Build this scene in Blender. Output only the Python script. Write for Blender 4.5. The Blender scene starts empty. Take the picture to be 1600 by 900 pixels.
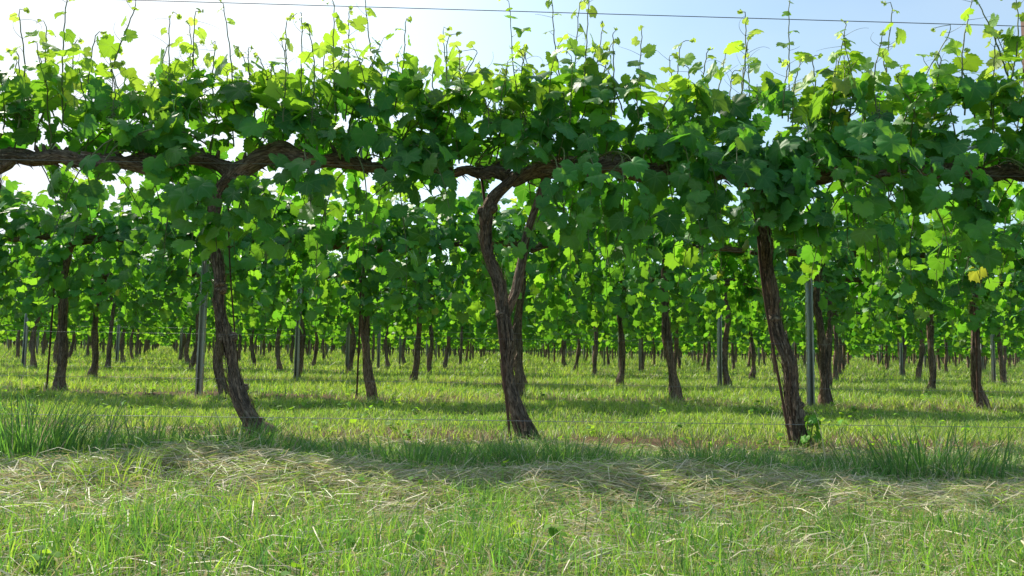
import bpy, math, random
import numpy as np
from mathutils import Vector, Matrix

scene = bpy.context.scene
COL = scene.collection
R = math.radians

# ------------------------------------------------------------------ camera, sky, sun, exposure
CAM_H, PITCH, ROLL, LENS = 0.42, 4.8, 0.95, 26.0
cam_data = bpy.data.cameras.new('camera')
cam_data.lens = LENS; cam_data.sensor_width = 36.0
cam_data.clip_start = 0.02; cam_data.clip_end = 3000
cam = bpy.data.objects.new('camera', cam_data); COL.objects.link(cam)
FW = Vector((0, math.cos(R(PITCH)), math.sin(R(PITCH))))
UP0 = Vector((0, -math.sin(R(PITCH)), math.cos(R(PITCH))))
RT = Vector((1, 0, 0)) * math.cos(R(ROLL)) + UP0 * math.sin(R(ROLL))
UPV = UP0 * math.cos(R(ROLL)) - Vector((1, 0, 0)) * math.sin(R(ROLL))
M = Matrix((RT, UPV, -FW)).transposed().to_4x4()
M.translation = Vector((0, 0, CAM_H))
cam.matrix_world = M
scene.camera = cam

SUN_EL, SUN_AZ = 46.0, -43.0          # azimuth measured from +Y (view direction) towards +X
SUN_DIR = Vector((math.sin(R(SUN_AZ)) * math.cos(R(SUN_EL)), math.cos(R(SUN_AZ)) * math.cos(R(SUN_EL)), math.sin(R(SUN_EL))))
world = bpy.data.worlds.new('World'); scene.world = world; world.use_nodes = True
wn, wl = world.node_tree.nodes, world.node_tree.links
bg = wn['Background']; bg.inputs['Strength'].default_value = 0.15
sky = wn.new('ShaderNodeTexSky'); sky.sky_type = 'NISHITA'; sky.sun_disc = False
sky.sun_elevation = R(SUN_EL); sky.sun_rotation = R(SUN_AZ)
sky.air_density = 1.0; sky.dust_density = 2.2; sky.ozone_density = 1.0
# thin veil of high cloud, thicker towards the left
tc = wn.new('ShaderNodeTexCoord')
mp = wn.new('ShaderNodeMapping'); mp.inputs['Scale'].default_value = (1.0, 1.0, 2.6)
cn = wn.new('ShaderNodeTexNoise'); cn.inputs['Scale'].default_value = 1.7; cn.inputs['Detail'].default_value = 6; cn.inputs['Roughness'].default_value = .5
wl.new(tc.outputs['Generated'], mp.inputs['Vector']); wl.new(mp.outputs['Vector'], cn.inputs['Vector'])
dp = wn.new('ShaderNodeVectorMath'); dp.operation = 'DOT_PRODUCT'
dp.inputs[1].default_value = Vector((-0.80, 0.52, 0.30)).normalized()
wl.new(tc.outputs['Generated'], dp.inputs[0])
mr = wn.new('ShaderNodeMapRange'); mr.inputs['From Min'].default_value = 0.56; mr.inputs['From Max'].default_value = 0.98
mr.interpolation_type = 'SMOOTHSTEP'
wl.new(dp.outputs['Value'], mr.inputs['Value'])
ad = wn.new('ShaderNodeMath'); ad.operation = 'MULTIPLY_ADD'; ad.inputs[1].default_value = 0.55; ad.inputs[2].default_value = -0.17
wl.new(cn.outputs['Fac'], ad.inputs[0])
sm = wn.new('ShaderNodeMath'); sm.operation = 'ADD'; sm.use_clamp = True
wl.new(mr.outputs['Result'], sm.inputs[0]); wl.new(ad.outputs['Value'], sm.inputs[1])
mx = wn.new('ShaderNodeMix'); mx.data_type = 'RGBA'
wl.new(sm.outputs['Value'], mx.inputs['Factor'])
wb = wn.new('ShaderNodeMix'); wb.data_type = 'RGBA'; wb.blend_type = 'MULTIPLY'; wb.inputs['Factor'].default_value = 1.0
wb.inputs['B'].default_value = (.97, 1.12, 1.07, 1)
wl.new(sky.outputs['Color'], wb.inputs['A']); wl.new(wb.outputs['Result'], mx.inputs['A']); mx.inputs['B'].default_value = (5.3, 5.7, 6.1, 1)
wl.new(mx.outputs['Result'], bg.inputs['Color'])

sun_data = bpy.data.lights.new('sun', 'SUN'); sun_data.energy = 5.0; sun_data.angle = R(0.6); sun_data.color = (1.0, 0.93, 0.80)
sun = bpy.data.objects.new('sun', sun_data); COL.objects.link(sun)
sun.rotation_euler = SUN_DIR.to_track_quat('Z', 'Y').to_euler()

vs = scene.view_settings
vs.view_transform = 'Standard'; vs.look = 'None'; vs.gamma = 1.0; vs.use_curve_mapping = False
vs.exposure = 0.45
cy = scene.cycles
cy.max_bounces = 8; cy.diffuse_bounces = 4; cy.glossy_bounces = 2; cy.transmission_bounces = 4; cy.transparent_max_bounces = 4
cy.caustics_reflective = False; cy.caustics_refractive = False; cy.sample_clamp_indirect = 6.0

FPX = 1600 * LENS / 36.0
def at(px, py, y):
    """point of the vertical plane at depth y that photo pixel (px, py) falls on"""
    d = FW * FPX + RT * (px - 800) - UPV * (py - 450)
    t = y / d.y
    return Vector((d.x * t, y, CAM_H + d.z * t))

# ------------------------------------------------------------------ layout
ROW0, DROW, XV, DX = 3.5, 2.8, 0.06, 1.29
def row_y(k): return ROW0 + DROW * k
N_ROWS = 12                            # rows built vine by vine
ORD = ['zeroth', 'first', 'second', 'third', 'fourth', 'fifth', 'sixth', 'seventh', 'eighth', 'ninth', 'tenth', 'eleventh', 'twelfth']

def gz(x, y):
    """height of the ground (vectorised): soft waves plus the windrow of mown hay in front of the first row"""
    x = np.asarray(x, float); y = np.asarray(y, float)
    z = 0.012 * np.sin(x * 1.3 + .5) * np.cos(y * 1.1) + .008 * np.sin(x * 3.1 + y * 2.3) + .006 * np.sin(x * 5.7 - y * 4.1 + 1)
    near = np.exp(-np.maximum(0, y - 20) / 20)
    z = z * near
    yc = 2.26 + .08 * np.sin(x * 1.7 + 1.0) - .07 * np.sin(x * .6)
    a = .020 + .013 * np.sin(x * 2.3 + 2.0) + .010 * np.sin(x * 5.1)
    z = z + a * np.exp(-((y - yc) / .22) ** 2)
    z = z + .030 * np.exp(-((x + .93) / .20) ** 2 - ((y - 2.34) / .15) ** 2)      # heap left of the first trunk
    return z

# ------------------------------------------------------------------ mesh / object helpers
def mesh_from(name, V, F, mats=(), attrs=None, uv=None, smooth=True, mat_idx=None):
    """V (n,3) array, F list of face arrays [(m,3) and/or (m,4)]"""
    V = np.asarray(V, np.float32)
    F = [np.asarray(f, np.int32) for f in F if len(f)]
    me = bpy.data.meshes.new(name)
    me.vertices.add(len(V)); me.vertices.foreach_set('co', V.ravel())
    loops = np.concatenate([f.ravel() for f in F])
    sizes = np.concatenate([np.full(len(f), f.shape[1], np.int32) for f in F])
    starts = np.concatenate(([0], np.cumsum(sizes)[:-1])).astype(np.int32)
    me.loops.add(len(loops)); me.loops.foreach_set('vertex_index', loops)
    me.polygons.add(len(sizes)); me.polygons.foreach_set('loop_start', starts)
    if mat_idx is not None: me.polygons.foreach_set('material_index', np.asarray(mat_idx, np.int32))
    me.update(calc_edges=True)
    if smooth: me.polygons.foreach_set('use_smooth', np.ones(len(sizes), bool))
    for an, (typ, arr) in (attrs or {}).items():
        a = me.attributes.new(an, typ, 'POINT')
        a.data.foreach_set('color' if typ == 'FLOAT_COLOR' else 'vector', np.asarray(arr, np.float32).ravel())
    if uv is not None:
        ul = me.uv_layers.new(name='leafuv'); ul.data.foreach_set('uv', np.asarray(uv, np.float32)[loops].ravel())
    for m in mats: me.materials.append(m)
    return me

def link(name, me, parent=None, loc=None):
    o = bpy.data.objects.new(name, me); COL.objects.link(o)
    if parent is not None: o.parent = parent
    if loc is not None: o.location = loc
    return o

def tag(o, label=None, cat=None, group=None, kind=None):
    if label: o['label'] = label
    if cat: o['category'] = cat
    if group: o['group'] = group
    if kind: o['kind'] = kind
    return o

class Acc:
    """collects pieces (verts, faces, tint, leaf uv, bark coordinate, material index) into one mesh"""
    def __init__(s): s.V = []; s.F3 = []; s.F4 = []; s.T = []; s.U = []; s.B = []; s.m3 = []; s.m4 = []; s.n = 0
    def add(s, V, F, tint=None, uv=None, bark=None, mat=0):
        V = np.asarray(V, np.float32); n = len(V)
        if n == 0: return
        s.V.append(V)
        s.T.append(np.zeros((n, 4), np.float32) if tint is None else np.asarray(tint, np.float32))
        s.U.append(np.zeros((n, 2), np.float32) if uv is None else np.asarray(uv, np.float32))
        s.B.append(np.zeros((n, 3), np.float32) if bark is None else np.asarray(bark, np.float32))
        for f in (F if isinstance(F, (list, tuple)) else [F]):
            f = np.asarray(f, np.int32)
            if not len(f): continue
            if f.shape[1] == 3: s.F3.append(f + s.n); s.m3.append(np.full(len(f), mat))
            else: s.F4.append(f + s.n); s.m4.append(np.full(len(f), mat))
        s.n += n
    def mesh(s, name, mats, off=None):
        V = np.concatenate(s.V)
        if off is not None: V = V - np.asarray(off, np.float32)
        F = []; mi = []
        if s.F3: F.append(np.concatenate(s.F3)); mi.append(np.concatenate(s.m3))
        if s.F4: F.append(np.concatenate(s.F4)); mi.append(np.concatenate(s.m4))
        return mesh_from(name, V, F, mats, {'tint': ('FLOAT_COLOR', np.concatenate(s.T)), 'barkco': ('FLOAT_VECTOR', np.concatenate(s.B))},
                         np.concatenate(s.U), True, np.concatenate(mi))

def spline(pts, n):
    """Catmull-Rom through pts (each row: x,y,z,radius), n samples"""
    P = np.asarray(pts, float)
    if len(P) == 2:
        t = np.linspace(0, 1, n)[:, None]; return P[0] * (1 - t) + P[1] * t
    Q = np.vstack([2 * P[0] - P[1], P, 2 * P[-1] - P[-2]])
    d = np.concatenate(([0], np.cumsum(np.linalg.norm(np.diff(P[:, :3], axis=0), axis=1)))); d /= d[-1]
    out = []
    for t in np.linspace(0, 1, n):
        i = min(len(P) - 2, max(0, int(np.searchsorted(d, t, 'right')) - 1))
        u = (t - d[i]) / max(1e-9, d[i + 1] - d[i])
        a, b, c, e = Q[i], Q[i + 1], Q[i + 2], Q[i + 3]
        out.append(.5 * ((2 * b) + (-a + c) * u + (2 * a - 5 * b + 4 * c - e) * u * u + (-a + 3 * b - 3 * c + e) * u ** 3))
    return np.array(out)

def tube(path, segs, rng=None, ridge=0.0, lump=0.0, cap=True, twist=0.0, phase=None):
    """sweep a ring along path (n,4); ridge and lump roughen it like old bark; returns V, F, barkco"""
    P = path[:, :3]; rad = np.maximum(path[:, 3], 1e-4); n = len(P)
    T = np.gradient(P, axis=0); T /= np.linalg.norm(T, axis=1)[:, None] + 1e-12
    N = np.zeros_like(P)
    ref = np.array([0, 1., 0]) if abs(T[0, 1]) < .8 else np.array([1., 0, 0])
    v = ref - T[0] * ref.dot(T[0]); N[0] = v / np.linalg.norm(v)
    for i in range(1, n):
        v = N[i - 1] - T[i] * N[i - 1].dot(T[i]); N[i] = v / (np.linalg.norm(v) + 1e-12)
    B = np.cross(T, N)
    s = np.concatenate(([0], np.cumsum(np.linalg.norm(np.diff(P, axis=0), axis=1))))
    th = np.linspace(0, 2 * np.pi, segs, endpoint=False)
    TH, S = np.meshgrid(th, s)
    rr = np.ones_like(TH)
    if rng is not None and (ridge or lump):
        for fr, am in ((3, .5), (5, .6), (8, .7), (11, .6), (13, .5)):
            ph = rng.uniform(0, 6.28, 4)
            rr += ridge * am * np.sin(fr * TH + twist * S + ph[0] + .9 * np.sin(S * rng.uniform(7, 15) + ph[1])) * (.6 + .4 * np.sin(S * rng.uniform(12, 30) + ph[2]))
        for fr, am in ((1, 1), (2, .8), (1, .7), (3, .4)):
            ph = rng.uniform(0, 6.28, 2)
            rr += lump * am * np.sin(fr * TH + ph[0]) * np.sin(S * rng.uniform(6, 26) + ph[1])
    r3 = (rad[:, None] * rr)[:, :, None]
    V = (P[:, None, :] + r3 * (np.cos(TH)[:, :, None] * N[:, None, :] + np.sin(TH)[:, :, None] * B[:, None, :])).reshape(-1, 3)
    idx = np.arange(n * segs).reshape(n, segs)
    q = np.stack([idx[:-1], np.roll(idx[:-1], -1, 1), np.roll(idx[1:], -1, 1), idx[1:]], -1).reshape(-1, 4)
    bark = np.stack([np.cos(TH) * rad[:, None] * 1.0, np.sin(TH) * rad[:, None], S], -1).reshape(-1, 3)
    if phase is not None: bark = bark + np.array(phase)
    F = [q]
    if cap:
        V = np.vstack([V, P[:1], P[-1:]]); bark = np.vstack([bark, bark[:1], bark[-1:]])
        a, b = n * segs, n * segs + 1
        F.append(np.stack([np.full(segs, a), np.roll(idx[0], -1), idx[0]], -1))
        F.append(np.stack([np.full(segs, b), idx[-1], np.roll(idx[-1], -1)], -1))
    return V, F, bark

# ------------------------------------------------------------------ materials
def new_mat(name):
    m = bpy.data.materials.new(name); m.use_nodes = True
    nt = m.node_tree; nt.nodes.clear()
    out = nt.nodes.new('ShaderNodeOutputMaterial')
    return m, nt, out
def nd(nt, typ, **kw):
    n = nt.nodes.new(typ)
    for k, v in kw.items(): setattr(n, k, v)
    return n
def setin(n, **kw):
    for k, v in kw.items(): n.inputs[k.replace('_', ' ')].default_value = v
    return n
def ramp(nt, fac, stops, interp='LINEAR'):
    r = nd(nt, 'ShaderNodeValToRGB'); e = r.color_ramp.elements; r.color_ramp.interpolation = interp
    while len(e) < len(stops): e.new(.5)
    for i, (p, c) in enumerate(stops): e[i].position = p; e[i].color = (*c, 1)
    nt.links.new(fac, r.inputs['Fac']); return r.outputs['Color']
def mixc(nt, fac, a, b, blend='MIX'):
    m = nd(nt, 'ShaderNodeMix', data_type='RGBA', blend_type=blend)
    for s, v in (('Factor', fac), ('A', a), ('B', b)):
        if hasattr(v, 'is_linked') or hasattr(v, 'links'): nt.links.new(v, m.inputs[s])
        else: m.inputs[s].default_value = v if s == 'Factor' else (*v, 1)
    return m.outputs['Result']
def math_(nt, op, a, b=None, c=None, clamp=False):
    m = nd(nt, 'ShaderNodeMath', operation=op, use_clamp=clamp)
    for i, v in enumerate((a, b, c)):
        if v is None: continue
        if hasattr(v, 'links'): nt.links.new(v, m.inputs[i])
        else: m.inputs[i].default_value = v
    return m.outputs[0]

def leaf_material(name, veins=True):
    m, nt, out = new_mat(name); L = nt.links
    at_ = nd(nt, 'ShaderNodeAttribute', attribute_name='tint')
    sp = nd(nt, 'ShaderNodeSeparateColor'); L.new(at_.outputs['Color'], sp.inputs['Color'])
    rnd, age = sp.outputs['Red'], sp.outputs['Green']       # age 1 = young tip leaf
    refl = ramp(nt, age, [(0, (.021, .090, .025)), (.35, (.034, .122, .020)), (.75, (.082, .170, .024)), (1, (.15, .22, .05))])
    tran = ramp(nt, age, [(0, (.056, .188, .010)), (.35, (.112, .262, .010)), (.75, (.215, .345, .016)), (1, (.31, .40, .05))])
    f1 = math_(nt, 'MULTIPLY_ADD', rnd, .7, .62)
    vm = nd(nt, 'ShaderNodeVectorMath', operation='SCALE'); L.new(refl, vm.inputs[0]); L.new(f1, vm.inputs['Scale'])
    vt = nd(nt, 'ShaderNodeVectorMath', operation='SCALE'); L.new(tran, vt.inputs[0]); L.new(f1, vt.inputs['Scale'])
    rc, tcol = vm.outputs[0], vt.outputs[0]
    # a few yellowing leaves
    yel = math_(nt, 'GREATER_THAN', sp.outputs['Blue'], .997)
    yel = math_(nt, 'MULTIPLY', yel, .6)
    rc = mixc(nt, yel, rc, (.20, .20, .035)); tcol = mixc(nt, yel, tcol, (.40, .36, .03))
    nor = None
    if veins:
        uvn = nd(nt, 'ShaderNodeUVMap', uv_map='leafuv')
        sx = nd(nt, 'ShaderNodeSeparateXYZ'); L.new(uvn.outputs['UV'], sx.inputs[0])
        ang = math_(nt, 'ARCTAN2', sx.outputs['X'], sx.outputs['Y'])       # 0 at the tip
        step = R(55.0)
        dd = math_(nt, 'ABSOLUTE', math_(nt, 'SUBTRACT', math_(nt, 'MODULO', math_(nt, 'ADD', ang, step * 8.5), step), step / 2))
        ln = nd(nt, 'ShaderNodeVectorMath', operation='LENGTH'); L.new(uvn.outputs['UV'], ln.inputs[0])
        rad = ln.outputs['Value']
        dist = math_(nt, 'MULTIPLY', dd, rad)
        main = nd(nt, 'ShaderNodeMapRange', interpolation_type='SMOOTHSTEP'); L.new(dist, main.inputs['Value'])
        setin(main, From_Min=.024, From_Max=.006)
        # side veins run out from each main vein
        sv = math_(nt, 'SINE', math_(nt, 'MULTIPLY', math_(nt, 'SUBTRACT', rad, math_(nt, 'MULTIPLY', dist, 1.1)), 52.0))
        side = nd(nt, 'ShaderNodeMapRange', interpolation_type='SMOOTHSTEP'); L.new(sv, side.inputs['Value']); setin(side, From_Min=.80, From_Max=1.0)
        vein = math_(nt, 'MAXIMUM', main.outputs[0], math_(nt, 'MULTIPLY', side.outputs[0], .18))
        nz = nd(nt, 'ShaderNodeTexNoise'); setin(nz, Scale=5.0, Detail=3.0); L.new(uvn.outputs['UV'], nz.inputs['Vector'])
        rc = mixc(nt, math_(nt, 'MULTIPLY', vein, .30), rc, (.11, .19, .055))
        tcol = mixc(nt, math_(nt, 'MULTIPLY', vein, .25), tcol, (.16, .26, .04))
        k = math_(nt, 'MULTIPLY_ADD', nz.outputs['Fac'], .4, .8)
        v3 = nd(nt, 'ShaderNodeVectorMath', operation='SCALE'); L.new(rc, v3.inputs[0]); L.new(k, v3.inputs['Scale']); rc = v3.outputs[0]
        bp = nd(nt, 'ShaderNodeBump'); setin(bp, Strength=.35, Distance=.0014)
        hh = math_(nt, 'ADD', math_(nt, 'MULTIPLY', vein, -.4), math_(nt, 'MULTIPLY', nz.outputs['Fac'], 1.4))
        L.new(hh, bp.inputs['Height']); nor = bp.outputs['Normal']
    # the underside is paler and duller
    geo = nd(nt, 'ShaderNodeNewGeometry')
    rc = mixc(nt, math_(nt, 'MULTIPLY', geo.outputs['Backfacing'], .45), rc, (.050, .135, .045))
    p = nd(nt, 'ShaderNodeBsdfPrincipled'); setin(p, Roughness=.48 if veins else .62, IOR=1.42)
    p.inputs['Specular IOR Level'].default_value = .20 if veins else .13
    L.new(rc, p.inputs['Base Color'])
    t = nd(nt, 'ShaderNodeBsdfTranslucent'); L.new(tcol, t.inputs['Color'])
    if nor is not None: L.new(nor, p.inputs['Normal'])
    a = nd(nt, 'ShaderNodeAddShader'); L.new(p.outputs[0], a.inputs[0]); L.new(t.outputs[0], a.inputs[1])
    L.new(a.outputs[0], out.inputs['Surface'])
    return m

def bark_material(name, fine=True):
    m, nt, out = new_mat(name); L = nt.links
    a = nd(nt, 'ShaderNodeAttribute', attribute_name='barkco')
    mp_ = nd(nt, 'ShaderNodeMapping'); mp_.inputs['Scale'].default_value = (85, 85, 18.0); L.new(a.outputs['Vector'], mp_.inputs['Vector'])
    n1 = nd(nt, 'ShaderNodeTexNoise'); setin(n1, Scale=1.6, Detail=6.0, Roughness=.65, Distortion=.6); L.new(mp_.outputs[0], n1.inputs['Vector'])
    mp2 = nd(nt, 'ShaderNodeMapping'); mp2.inputs['Scale'].default_value = (14, 14, 3.5); L.new(a.outputs['Vector'], mp2.inputs['Vector'])
    n2 = nd(nt, 'ShaderNodeTexNoise'); setin(n2, Scale=1.0, Detail=3.0); L.new(mp2.outputs[0], n2.inputs['Vector'])
    c1 = ramp(nt, n1.outputs['Fac'], [(.30, (.036, .027, .022)), (.43, (.145, .110, .088)), (.55, (.28, .225, .185)), (.70, (.46, .41, .36))])
    c2 = ramp(nt, n2.outputs['Fac'], [(.38, (.55, .52, .50)), (.5, (1, .93, .86)), (.66, (1.25, .98, .80))])
    c = mixc(nt, 1.0, c1, c2, 'MULTIPLY')
    p = nd(nt, 'ShaderNodeBsdfPrincipled'); setin(p, Roughness=.9); p.inputs['Specular IOR Level'].default_value = .2
    L.new(c, p.inputs['Base Color'])
    b = nd(nt, 'ShaderNodeBump'); setin(b, Strength=1.0, Distance=.016); L.new(n1.outputs['Fac'], b.inputs['Height'])
    L.new(b.outputs[0], p.inputs['Normal']); L.new(p.outputs[0], out.inputs['Surface'])
    return m

def simple_mat(name, c0, c1, scale=20., rough=.6, metal=0., translucent=None, coord='Object', stretch=(1, 1, 1)):
    m, nt, out = new_mat(name); L = nt.links
    tc_ = nd(nt, 'ShaderNodeTexCoord'); mp_ = nd(nt, 'ShaderNodeMapping'); mp_.inputs['Scale'].default_value = stretch
    L.new(tc_.outputs[coord], mp_.inputs['Vector'])
    n = nd(nt, 'ShaderNodeTexNoise'); setin(n, Scale=scale, Detail=5.0, Roughness=.6); L.new(mp_.outputs[0], n.inputs['Vector'])
    c = ramp(nt, n.outputs['Fac'], [(.3, c0), (.7, c1)])
    p = nd(nt, 'ShaderNodeBsdfPrincipled'); setin(p, Roughness=rough, Metallic=metal); L.new(c, p.inputs['Base Color'])
    sh = p.outputs[0]
    if translucent:
        t = nd(nt, 'ShaderNodeBsdfTranslucent'); t.inputs['Color'].default_value = (*translucent, 1)
        a = nd(nt, 'ShaderNodeAddShader'); L.new(sh, a.inputs[0]); L.new(t.outputs[0], a.inputs[1]); sh = a.outputs[0]
    L.new(sh, out.inputs['Surface'])
    return m

def blade_material(name):
    """grass blade: tint R = brightness, G = how dry, B = blue-green to yellow-green, A = height along the blade"""
    m, nt, out = new_mat(name); L = nt.links
    a = nd(nt, 'ShaderNodeAttribute', attribute_name='tint')
    s = nd(nt, 'ShaderNodeSeparateColor'); L.new(a.outputs['Color'], s.inputs['Color'])
    g = ramp(nt, s.outputs['Blue'], [(0, (.045, .115, .035)), (.5, (.098, .178, .036)), (1, (.165, .222, .050))])
    gt = ramp(nt, s.outputs['Blue'], [(0, (.050, .14, .022)), (.5, (.135, .265, .020)), (1, (.245, .325, .028))])
    dry = ramp(nt, s.outputs['Green'], [(0, (.28, .28, .16)), (.8, (.44, .40, .275)), (1, (.31, .26, .185))])
    fac = nd(nt, 'ShaderNodeMapRange'); L.new(s.outputs['Green'], fac.inputs['Value']); setin(fac, From_Min=.35, From_Max=.75)
    c = mixc(nt, fac.outputs[0], g, dry); ct = mixc(nt, fac.outputs[0], gt, (.16, .13, .06))
    k = math_(nt, 'MULTIPLY_ADD', s.outputs['Red'], .7, .65)
    v1 = nd(nt, 'ShaderNodeVectorMath', operation='SCALE'); L.new(c, v1.inputs[0]); L.new(k, v1.inputs['Scale'])
    v2 = nd(nt, 'ShaderNodeVectorMath', operation='SCALE'); L.new(ct, v2.inputs[0]); L.new(k, v2.inputs['Scale'])
    p = nd(nt, 'ShaderNodeBsdfPrincipled'); setin(p, Roughness=.5); p.inputs['Specular IOR Level'].default_value = .3
    L.new(v1.outputs[0], p.inputs['Base Color'])
    t = nd(nt, 'ShaderNodeBsdfTranslucent'); L.new(v2.outputs[0], t.inputs['Color'])
    ad_ = nd(nt, 'ShaderNodeAddShader'); L.new(p.outputs[0], ad_.inputs[0]); L.new(t.outputs[0], ad_.inputs[1])
    L.new(ad_.outputs[0], out.inputs['Surface'])
    return m

def ground_material():
    m, nt, out = new_mat('ground_soil'); L = nt.links
    tc_ = nd(nt, 'ShaderNodeTexCoord')
    n1 = nd(nt, 'ShaderNodeTexNoise'); setin(n1, Scale=1.3, Detail=6.0, Roughness=.65); L.new(tc_.outputs['Object'], n1.inputs['Vector'])
    n2 = nd(nt, 'ShaderNodeTexNoise'); setin(n2, Scale=38.0, Detail=5.0, Roughness=.7); L.new(tc_.outputs['Object'], n2.inputs['Vector'])
    soil = ramp(nt, n2.outputs['Fac'], [(.3, (.055, .036, .022)), (.55, (.13, .085, .052)), (.75, (.22, .155, .10))])
    moss = ramp(nt, n2.outputs['Fac'], [(.3, (.030, .055, .015)), (.6, (.075, .115, .028)), (.8, (.14, .15, .055))])
    sx = nd(nt, 'ShaderNodeSeparateXYZ'); L.new(tc_.outputs['Object'], sx.inputs[0])
    ph = math_(nt, 'SUBTRACT', math_(nt, 'MODULO', math_(nt, 'ADD', sx.outputs['Y'], -ROW0 + DROW * 40.5), DROW), DROW / 2)
    strip = nd(nt, 'ShaderNodeMapRange', interpolation_type='SMOOTHSTEP'); L.new(math_(nt, 'ABSOLUTE', ph), strip.inputs['Value']); setin(strip, From_Min=.55, From_Max=.12)
    f = math_(nt, 'ADD', math_(nt, 'MULTIPLY', n1.outputs['Fac'], 1.5), math_(nt, 'MULTIPLY', strip.outputs[0], .5))
    fr = nd(nt, 'ShaderNodeMapRange', interpolation_type='SMOOTHSTEP'); L.new(f, fr.inputs['Value']); setin(fr, From_Min=.72, From_Max=1.15)
    c = mixc(nt, fr.outputs[0], moss, soil)
    p = nd(nt, 'ShaderNodeBsdfPrincipled'); setin(p, Roughness=.95); p.inputs['Specular IOR Level'].default_value = .1
    L.new(c, p.inputs['Base Color'])
    b = nd(nt, 'ShaderNodeBump'); setin(b, Strength=.8, Distance=.02); L.new(n2.outputs['Fac'], b.inputs['Height']); L.new(b.outputs[0], p.inputs['Normal'])
    L.new(p.outputs[0], out.inputs['Surface'])
    return m

M_LEAF = leaf_material('vine_leaf')
M_LEAF_FAR = leaf_material('vine_leaf_plain', veins=False)
M_BARK = bark_material('vine_bark')
M_STEM = simple_mat('green_shoot', (.07, .10, .03), (.15, .17, .05), 30, .5, 0, (.04, .07, .01))
M_CANE = simple_mat('tan_cane', (.10, .065, .04), (.22, .15, .09), 40, .7)
M_BERRY = simple_mat('green_berry', (.03, .065, .018), (.06, .11, .03), 60, .45)
M_STEEL = simple_mat('galvanised_steel', (.48, .50, .51), (.70, .72, .73), 18, .5, .15, stretch=(1, 1, .3))
M_WIRE = simple_mat('galvanised_wire', (.20, .21, .22), (.34, .34, .34), 30, .5, .5)
M_DARKWIRE = simple_mat('dark_wire', (.08, .085, .09), (.15, .15, .16), 30, .55, .5)
M_RUST = simple_mat('rusty_iron', (.05, .026, .018), (.13, .062, .038), 35, .85, .1)
M_BLADE = blade_material('grass_blade')
M_GROUND = ground_material()

# ------------------------------------------------------------------ ground
def build_ground():
    ys = np.concatenate([-np.geomspace(600, 2, 16), np.linspace(-1.5, .8, 8), np.arange(.9, 4.2, .05), np.geomspace(4.25, 40, 90), np.geomspace(43, 1200, 20)])
    xs = np.concatenate([-np.geomspace(1000, 7.2, 18), np.linspace(-7, 7, 141), np.geomspace(7.2, 1000, 18)])
    X, Y = np.meshgrid(xs, ys); Z = gz(X, Y)
    V = np.stack([X, Y, Z], -1).reshape(-1, 3)
    idx = np.arange(len(V)).reshape(X.shape)
    q = np.stack([idx[:-1, :-1], idx[:-1, 1:], idx[1:, 1:], idx[1:, :-1]], -1).reshape(-1, 4)
    o = link('ground', mesh_from('ground', V, [q], [M_GROUND])); tag(o, kind='structure', label='earth of the vineyard under the grass')
build_ground()

# ------------------------------------------------------------------ grape leaf templates
KEY = [(0, .60), (28, .49), (54, .55), (84, .455), (112, .50), (146, .43), (168, .27), (180, .09)]
def outline_r(phi):
    a = abs(math.degrees(phi))
    for (a0, r0), (a1, r1) in zip(KEY, KEY[1:]):
        if a <= a1:
            u = (a - a0) / (a1 - a0); u = u * u * (3 - 2 * u); return r0 * (1 - u) + r1 * u
    return .07
def leaf_template(n, seed, teeth, rings=(.5,)):
    rng = np.random.default_rng(seed)
    ph = np.linspace(-math.pi, math.pi, n, endpoint=False) + math.pi / n
    r = np.array([outline_r(p) for p in ph])
    r = r * (1 + rng.normal(0, .03, n)) * np.where(ph > 0, rng.uniform(.92, 1.06), rng.uniform(.92, 1.06))
    if teeth: r = r * (1 + teeth * np.where(np.arange(n) % 2 == 0, 1, -1) * rng.uniform(.5, 1.2, n))
    ring = [np.stack([np.sin(ph) * r * k, np.cos(ph) * r * k], -1) for k in (*rings, 1.0)]
    xy = np.vstack([[[0, 0]]] + ring)
    rho = np.hypot(xy[:, 0], xy[:, 1]); th = np.arctan2(xy[:, 0], xy[:, 1])
    z = -rng.uniform(.10, .65) * rho ** 2 + rng.uniform(.05, .38) * np.abs(xy[:, 0]) - .11 * rho ** 2 * np.cos(th * 360 / 55) * rng.uniform(.4, 1.1)
    z = z + .20 * rho ** 2 * np.sin(3 * th + rng.uniform(0, 6)) + .07 * rho ** 2 * np.sin(7 * th + rng.uniform(0, 6))
    z = z - .35 * np.maximum(0, xy[:, 1] - .25) * rng.uniform(0, 1)
    V = np.column_stack([xy, z])
    i = np.arange(n); j = (i + 1) % n
    F3 = np.stack([np.zeros(n, int), 1 + j, 1 + i], -1)
    F4 = [np.stack([1 + k * n + i, 1 + k * n + j, 1 + (k + 1) * n + j, 1 + (k + 1) * n + i], -1) for k in range(len(rings))]
    F4 = np.concatenate(F4) if F4 else np.zeros((0, 4), int)
    return V, F3, F4, xy
TEMPL = {0: [leaf_template(44, s, .075, (.45, .8)) for s in range(10)],
         1: [leaf_template(22, 20 + s, .09, (.55,)) for s in range(8)],
         2: [leaf_template(12, 40 + s, .0, ()) for s in range(6)],
         3: [leaf_template(8, 60 + s, .0, ()) for s in range(5)]}

def unit(v): return v / (np.linalg.norm(v, axis=-1, keepdims=True) + 1e-9)

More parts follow.
